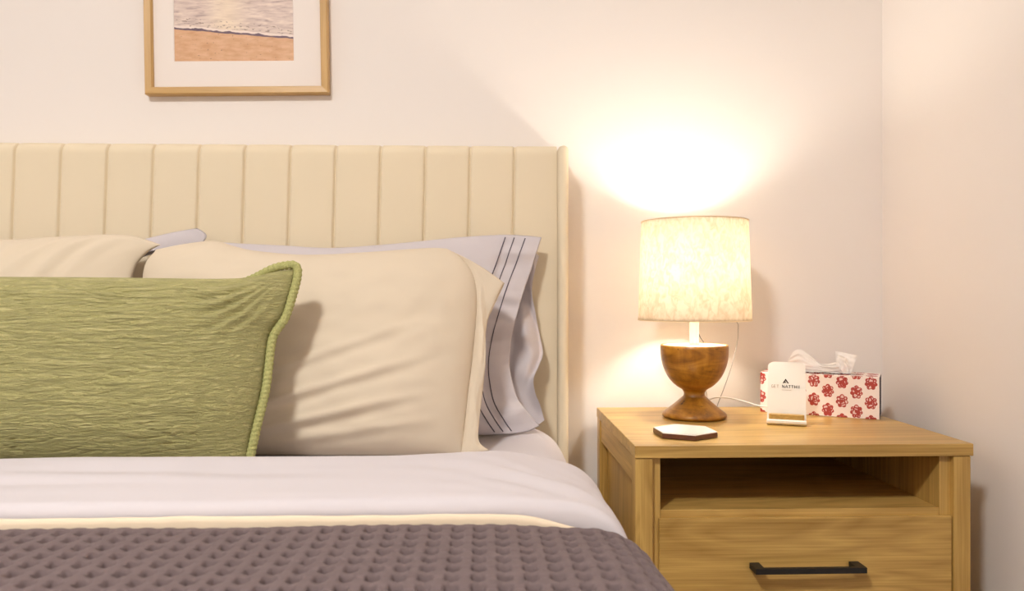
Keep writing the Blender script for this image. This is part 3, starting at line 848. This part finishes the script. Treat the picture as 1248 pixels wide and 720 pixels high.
    faint += [stroke(941.8, T + .3, 940.2, T + .3), stroke(940.2, T + .3, 940.2, B - .3), stroke(940.2, B - .3, 941.9, B - .3), stroke(941.9, B - .2, 941.9, 476)]
    faint += [stroke(943.2, T, 943.2, B), stroke(943.2, T + .2, 944.9, T + .2), stroke(943.2, 475.9, 944.6, 475.9), stroke(943.2, B - .2, 944.9, B - .2)]
    faint += [stroke(946.2, T + .2, 949, T + .2), stroke(947.6, T, 947.6, B)]
    bold += [stroke(953.4, T, 953.4, B), stroke(953.4, T, 956.0, B, .8), stroke(956.0, T, 956.0, B)]
    bold += [stroke(957.2, B, 958.7, T), stroke(958.7, T, 960.2, B, .7), stroke(957.8, 476.6, 959.7, 476.6, .4)]
    bold += [stroke(961.0, T + .2, 963.8, T + .2), stroke(962.4, T, 962.4, B, .8), stroke(964.6, T + .2, 967.4, T + .2), stroke(966.0, T, 966.0, B, .8)]
    bold += [stroke(968.8, T, 968.8, B, .8), stroke(971.4, T, 971.4, B, .8), stroke(968.8, 476, 971.4, 476, .4), stroke(974.2, T, 974.2, B, .9)]
    poly_ink('faint_lettering', faint, M['ink_faint']); poly_ink('lettering', bold, M['ink'])
    poly_ink('tagline', [stroke(952.5, 480.4, 964.5, 480.4, .35)], M['ink_faint'])
    return st, P
st, SP = phone_stand()
# its white cable
c_end = SP(-.030, .036, .030)
o = tube('charging_cable', [c_end, at(925, 494.5, 1.49), at(912, 490.5, 1.52), at(897, 486.5, 1.56), at(884, 484.3, 1.58), at(872, 484.3, 1.588), at(865, 486.5, 1.592), at(861.5, 484, 1.594), at(861, 478, 1.596), at(858, 470, 1.60), at(846, 474, 1.61), atz(842, 500, NZ + .003)], .0016, M['white_plastic'], None, tuple(c_end), n=110)
tag(o, 'white charging cable curving from the phone stand to behind the lamp base', 'cable')

# tissue box
def floral():
    t = NT('red_floral_print')
    tc = t.n('ShaderNodeTexCoord'); sx = t.n('ShaderNodeSeparateXYZ'); t.l(tc.outputs['UV'], sx.inputs[0])
    PX_, PZ_ = .0530, .0385
    def lattice(ox, oz):
        a = t.math('DIVIDE', t.math('ADD', sx.outputs[0], ox), PX_); b = t.math('DIVIDE', t.math('ADD', sx.outputs[1], oz), PZ_)
        fa = t.math('MULTIPLY', t.math('SUBTRACT', t.math('FRACT', a), .5), PX_); fb_ = t.math('MULTIPLY', t.math('SUBTRACT', t.math('FRACT', b), .5), PZ_)
        r = t.math('SQRT', t.math('ADD', t.math('MULTIPLY', fa, fa), t.math('MULTIPLY', t.math('MULTIPLY', fb_, fb_), .72)))
        th = t.math('ARCTAN2', fa, fb_)
        pet = t.math('ADD', .78, t.math('MULTIPLY', t.math('ABSOLUTE', t.math('COSINE', t.math('MULTIPLY', th, 3.5))), .22))
        rad = t.math('MULTIPLY', pet, .0118)
        return t.math('LESS_THAN', r, rad), t.math('DIVIDE', r, rad), th
    m1, r1, th1 = lattice(0.0, .006); m2, r2, th2 = lattice(PX_ / 2, .006 + PZ_ / 2)
    cv = t.n('ShaderNodeCombineXYZ'); t.l(sx.outputs[0], cv.inputs[0]); t.l(sx.outputs[1], cv.inputs[1])
    vor = t.n('ShaderNodeTexVoronoi', feature='DISTANCE_TO_EDGE'); vor.inputs['Scale'].default_value = 150; t.l(cv.outputs[0], vor.inputs['Vector'])
    line = t.math('LESS_THAN', vor.outputs[0], .17)
    def paint(m, r):
        ringo = t.math('GREATER_THAN', r, .84); core = t.math('LESS_THAN', r, .28)
        any_ = t.math('MAXIMUM', t.math('MAXIMUM', ringo, line), core)
        return t.math('MULTIPLY', m, any_), t.math('MULTIPLY', m, .42)
    a1, b1 = paint(m1, r1); a2, b2 = paint(m2, r2)
    ink = t.math('MAXIMUM', a1, a2); wash = t.math('MAXIMUM', b1, b2)
    base = t.mix(wash, (.86, .76, .73, 1), (.62, .26, .24, 1))
    col = t.mix(ink, base, (.40, .055, .048, 1))
    t.bsdf(col, .6, spec=.3); return t.m
def tissue_box():
    fr, H, D = Vector((.778, 1.466, NZ + .0006)), .083, .090
    an = math.radians(30); u = Vector((math.cos(an), -math.sin(an), 0)); nrm = Vector((math.sin(an), math.cos(an), 0)); L = .227
    fl = fr - u * L
    bx = thing('tissue_box', 'white tissue box with red floral print in the corner of the nightstand', 'tissue box', tuple((fr + fl) / 2 + nrm * D / 2))
    c = [fl, fr, fr + nrm * D, fl + nrm * D]
    V = [tuple(p) for p in c] + [tuple(p + Vector((0, 0, H))) for p in c]
    off = world_loc(bx); me = bpy.data.meshes.new('carton')
    # top with an oval slot
    ov = []
    mid = (fl + fr) / 2 + nrm * D * .5 + Vector((0, 0, H))
    N = 24
    for k in range(N):
        a = 2 * math.pi * k / N; ov.append(tuple(mid + u * .075 * math.cos(a) + nrm * .016 * math.sin(a)))
    # outer ring on the top rectangle, matched by angle
    ou = []
    for k in range(N):
        a = 2 * math.pi * k / N; x, y = math.cos(a), math.sin(a)
        f = min(L / 2 / abs(x) if abs(x) > 1e-6 else 9, D / 2 / abs(y) if abs(y) > 1e-6 else 9)
        ou.append(tuple(mid + u * x * f + nrm * y * f))
    V += ov + ou
    F = [(0, 1, 5, 4), (2, 3, 7, 6), (1, 2, 6, 5), (3, 0, 4, 7), (3, 2, 1, 0)]
    for k in range(N): F.append((8 + k, 8 + N + k, 8 + N + (k + 1) % N, 8 + (k + 1) % N))
    for ck, kk in ((4, None),): pass
    # corner triangles of the top
    import bisect
    for ci in range(4):
        cp = Vector(V[4 + ci]); best = None
        for k in range(N):
            p, q = Vector(ou[k]), Vector(ou[(k + 1) % N])
            ee = (p - mid).angle(cp - mid) + (cp - mid).angle(q - mid) - (p - mid).angle(q - mid)
            if best is None or ee < best[0]: best = (ee, k)
        k = best[1]; F.append((8 + N + k, 4 + ci, 8 + N + (k + 1) % N))
    me.from_pydata([tuple(Vector(v) - off) for v in V], [], F)
    uv = me.uv_layers.new(name='UVMap')
    for p in me.polygons:
        for li in p.loop_indices:
            w = Vector(V[me.loops[li].vertex_index]) - fl
            uv.data[li].uv = (w.dot(u) + (0 if p.index < 4 else 0), (w.z if p.index < 4 else H + w.dot(nrm)))
    o = link('carton', me, floral(), bx, (0, 0, 0), False)
    me.materials.append(M['box_end'])
    me.polygons[2].material_index = 1; me.polygons[3].material_index = 1
    # tissue pulled from the slot
    TY = mid.z + .0012
    def sheet(bot, top, d0, d1, ph, amp, seed, nu=40, nv=26):
        Bq, Tq = spline(bot, nu + 1), spline(top, nu + 1); vs = []
        for i in range(nu + 1):
            for j in range(nv + 1):
                v = j / nv; x = Bq[i] * (1 - v) + Tq[i] * v
                uu = i / nu
                dep = d0 + (d1 - d0) * v + amp * v * math.sin(uu * ph + 1.5 * v + seed) + .0035 * nz(uu * 5, v * 5, seed)
                vs.append(mid + u * x[0] + nrm * dep + Vector((0, 0, .0012 + x[1])))
        return vs, grid_faces(nu, nv)
    # pixel -> local (along u, height) on the box centre plane
    def loc(px, py):
        d = ray(px, py); n2 = nrm; t_ = (mid - Vector((0, 0, CAMZ))).dot(n2) / d.dot(n2); p = Vector((0, 0, CAMZ)) + d * t_ - mid
        return (p.dot(u), max(0, p.z))
    V, F = [], []
    for a in (sheet([loc(x, 461) for x in (950, 965, 980, 995, 1010, 1024)], [loc(*p) for p in ((955, 456), (961, 440), (967, 429), (975, 426.5), (984, 432), (996, 441.5), (1006, 444), (1015, 442.5), (1022, 441))], .0, .004, 9, .007, 1),
              sheet([loc(x, 461) for x in (956, 975, 995, 1015, 1030)], [loc(*p) for p in ((964, 436), (975, 431), (985, 438), (1000, 446), (1014, 447), (1022, 446))], -.006, -.012, 7, .006, 2.7),
              sheet([loc(x, 461) for x in (1020, 1028, 1037)], [loc(*p) for p in ((1018, 428.5), (1025, 430), (1035, 432), (1045.5, 433.5))], -.004, .001, 5, .008, 4.4),
              sheet([loc(x, 461) for x in (1024, 1030, 1036)], [loc(*p) for p in ((1020, 432), (1027, 434), (1034, 437))], -.007, -.010, 4, .004, 6)):
        o_ = len(V); V += a[0]; F += [tuple(o_ + i for i in q) for q in a[1]]
    o = obj('tissue', V, F, M['tissue'], None, (mid.x, mid.y, mid.z + .0012))
    tag(o, 'crumpled white tissue pulled up out of the floral box', 'tissue')
tissue_box()

# ------------------------------------------------------------------ framed beach print
def picture():
    YF = WY - .024
    A, B = at(175.8, 113.2, YF), at(400, 113.6, YF)
    Wd = (B - A).length; Hh = .52; fw = .0165; T = .0225
    c = Vector(((A.x + B.x) / 2, WY - .0008, A.z))
    tilt = math.radians(.95)
    fr = thing('framed_picture', 'pine-framed beach photograph with white mat hanging above the headboard', 'picture', tuple(c))
    ct, sn = math.cos(tilt), math.sin(tilt)
    def W(x, y, z): return (c.x + x * ct - z * sn, c.y - y, c.z + .0012 + x * sn + z * ct)     # y: distance out from the wall
    w2 = Wd / 2
    def bar(name, p_out, p_in, mat):
        # mitred bar: outer ends, inner ends; small bevel on the inner lip
        (ax, az), (bx, bz) = p_out; (cx_, cz_), (dx_, dz_) = p_in
        def lerp(f): return (ax + (cx_ - ax) * f, az + (cz_ - az) * f), (bx + (dx_ - bx) * f, bz + (dz_ - bz) * f)
        V = []
        for f, y in ((0, 0), (0, T - .002), (.10, T), (.86, T - .0015), (1, T - .006), (1, 0)):
            p, q = lerp(f); V += [W(p[0], y, p[1]), W(q[0], y, q[1])]
        F = [(2 * i, 2 * i + 1, (2 * i + 3) % 12, (2 * i + 2) % 12) for i in range(6)] + [tuple(range(0, 12, 2)), tuple(range(11, 0, -2))]
        o = obj(name, V, F, mat, fr, smooth=False)
        bm = bmesh.new(); bm.from_mesh(o.data); bmesh.ops.recalc_face_normals(bm, faces=bm.faces); bm.to_mesh(o.data); bm.free()
    g = .0002
    O = [(-w2, 0), (w2, 0), (w2, Hh), (-w2, Hh)]; I = [(-w2 + fw, fw), (w2 - fw, fw), (w2 - fw, Hh - fw), (-w2 + fw, Hh - fw)]
    bar('frame_rail', (O[0], O[1]), (I[0], I[1]), M['frame_wood']); bar('frame_rail', (O[2], O[3]), (I[2], I[3]), M['frame_wood'])
    bar('frame_stile', (O[1], O[2]), (I[1], I[2]), M['frame_wood_z']); bar('frame_stile', (O[3], O[0]), (I[3], I[0]), M['frame_wood_z'])
    # print window in the mat (local coordinates)
    def back(px, py):
        p = at(px, py, c.y - .009); X, Z = p.x - c.x, p.z - c.z - .0012
        return X * ct + Z * sn, -X * sn + Z * ct
    pl0, pr0 = back(213, 75.4), back(358, 73.2)
    x0, x1, z0 = pl0[0], pr0[0], (pl0[1] + pr0[1]) / 2
    z1 = Hh - fw - (z0 - fw)
    def rectring(o, i, yo, yi):
        return [W(a, yo, b) for a, b in o] + [W(a, yi, b) for a, b in i], [(k, (k + 1) % 4, 4 + (k + 1) % 4, 4 + k) for k in range(4)]
    om = [(-w2 + fw - .003, fw - .003), (w2 - fw + .003, fw - .003), (w2 - fw + .003, Hh - fw + .003), (-w2 + fw - .003, Hh - fw + .003)]
    im = [(x0, z0), (x1, z0), (x1, z1), (x0, z1)]; b = .0012
    im2 = [(x0 - b, z0 - b), (x1 + b, z0 - b), (x1 + b, z1 + b), (x0 - b, z1 + b)]
    V1, F1 = rectring(om, im2, .0105, .0105); V2, F2 = rectring(im2, im, .0105, .009)
    obj('mat_board', V1 + V2, F1 + [tuple(8 + i for i in f) for f in F2], M['mat_board'], fr, smooth=False)
    # the print, UV in units of its width, origin at its lower left corner
    me = bpy.data.meshes.new('photo_print'); off = world_loc(fr)
    q = [(x0 - .002, z0 - .002), (x1 + .002, z0 - .002), (x1 + .002, z1 + .002), (x0 - .002, z1 + .002)]
    vs = [Vector(W(a, yy, bz)) - off for yy in (.0085, .0065) for a, bz in q]
    me.from_pydata(vs, [], [(0, 1, 2, 3), (7, 6, 5, 4), (0, 4, 5, 1), (1, 5, 6, 2), (2, 6, 7, 3), (3, 7, 4, 0)])
    uv = me.uv_layers.new(name='UVMap')
    for p in me.polygons:
        for li in p.loop_indices:
            a, bz = q[me.loops[li].vertex_index % 4]; uv.data[li].uv = ((a - x0) / (x1 - x0), (bz - z0) / (x1 - x0))
    t = NT('beach_photo')
    tc = t.n('ShaderNodeTexCoord'); sx = t.n('ShaderNodeSeparateXYZ'); t.l(tc.outputs['UV'], sx.inputs[0]); x, y = sx.outputs[0], sx.outputs[1]
    def uvn(sc, s, det=3, dist=0):
        mp = t.n('ShaderNodeMapping'); mp.inputs['Scale'].default_value = sc; t.l(tc.outputs['UV'], mp.inputs[0]); return t.noise(mp.outputs[0], s, det, .55, dist)
    wob = t.math('SUBTRACT', uvn((1, .0, 1), 6, 3), .5)
    # the water's edge falls from left to right: .283 -> .195 of the print's width
    shore = t.math('ADD', t.math('SUBTRACT', .285, t.math('MULTIPLY', x, .088)), t.math('MULTIPLY', wob, .030))
    d = t.math('SUBTRACT', y, shore)
    sandn = uvn((1, 3, 1), 9, 4)
    specks = t.math('GREATER_THAN', uvn((1, 1.6, 1), 42, 2), .70)
    sand = t.ramp(sandn, [(.3, (.60, .335, .185, 1)), (.7, (.74, .475, .30, 1))])
    sand = t.mix(specks, sand, (.20, .11, .08, 1))
    # wet sand band is darker near water
    waves = uvn((1, 5.5, 1), 7, 5, .6)
    sea = t.ramp(waves, [(.28, (.40, .30, .29, 1)), (.43, (.62, .50, .46, 1)), (.66, (.80, .68, .60, 1))])
    gl = t.math('EXPONENT', t.math('MULTIPLY', t.math('POWER', t.math('DIVIDE', t.math('SUBTRACT', x, .44), .14), 2.0), -1.0))
    sea = t.mix(t.math('MULTIPLY', gl, .55), sea, (.92, .78, .58, 1))
    peb_near = t.math('MULTIPLY', t.math('GREATER_THAN', uvn((1, 2.2, 1), 26, 3), .60), t.math('LESS_THAN', t.math('ABSOLUTE', t.math('SUBTRACT', d, .055)), .036))
    sea = t.mix(t.math('MULTIPLY', peb_near, .75), sea, (.28, .20, .17, 1))
    foam = t.math('MULTIPLY', t.math('GREATER_THAN', d, .004), t.math('LESS_THAN', d, .022))
    sea = t.mix(t.math('MULTIPLY', foam, .8), sea, (.88, .77, .70, 1))
    hill = t.math('GREATER_THAN', y, t.math('ADD', .537, t.math('MULTIPLY', t.math('SUBTRACT', uvn((1, 0, 1), 9, 4), .5), .06)))
    sea = t.mix(hill, sea, (.21, .16, .22, 1))
    sky = t.ramp(t.math('MULTIPLY', y, .72), [(.46, (.80, .55, .42, 1)), (.75, (.66, .58, .62, 1)), (1, (.45, .50, .62, 1))])
    sea = t.mix(t.math('GREATER_THAN', y, .62), sea, sky)
    dk = t.math('MULTIPLY', t.math('GREATER_THAN', d, -.012), t.math('LESS_THAN', d, t.math('ADD', .002, t.math('MULTIPLY', t.math('SUBTRACT', uvn((1, 0, 1), 8, 2), .45), .06))))
    c1 = t.mix(t.math('GREATER_THAN', d, 0), sand, sea)
    c2 = t.mix(dk, c1, (.15, .105, .14, 1))
    t.bsdf(c2, .5, spec=.3)
    link('photo_print', me, t.m, fr, (0, 0, 0), False)
picture()

# ------------------------------------------------------------------ lights
# flush ceiling fixture over the foot of the bed, behind the camera
FXY = (-.72, -.47, RZ - .001)
fx = thing('ceiling_light', 'round flush ceiling light above the bed', 'ceiling light', FXY)
lathe('canopy', [(0, 0), (.17, 0), (.175, -.01), (.175, -.03), (.165, -.035), (.0, -.035)], FXY, M['trim'], fx, 64)
lathe('diffuser', [(0, -.036), (.150, -.036), (.16, -.045), (.15, -.062), (.11, -.075), (.05, -.081), (0, -.082)], FXY, emis('diffuser_glow', (1, .975, .93, 1), 1), fx, 64)
CEIL = bpy.data.materials['diffuser_glow'].node_tree.nodes['Emission'].inputs[1]
CEIL.default_value = 214.0
BULB.default_value = 168.0

w = bpy.data.worlds.new('World'); S.world = w; w.use_nodes = True
w.node_tree.nodes['Background'].inputs[0].default_value = (.9, .85, .8, 1); w.node_tree.nodes['Background'].inputs[1].default_value = .2

# ------------------------------------------------------------------ camera
cam = bpy.data.cameras.new('camera'); co = bpy.data.objects.new('camera', cam); COL.objects.link(co)
cam.sensor_width = 36; cam.sensor_fit = 'HORIZONTAL'; cam.lens = FPX / 1248 * 36
cam.clip_start = .02; cam.clip_end = 30
co.location = (0, 0, CAMZ); co.rotation_euler = (math.pi / 2, 0, -YAW)
cam.dof.use_dof = True; cam.dof.focus_distance = 1.36; cam.dof.aperture_fstop = 7.0
S.camera = co
S.view_settings.view_transform = 'Standard'; S.view_settings.look = 'None'
S.view_settings.exposure = 0.0; S.view_settings.gamma = 1.0; S.view_settings.use_curve_mapping = False
S.cycles.use_denoising = True
S.cycles.max_bounces = 10; S.cycles.diffuse_bounces = 6
S.cycles.caustics_reflective = False; S.cycles.caustics_refractive = False
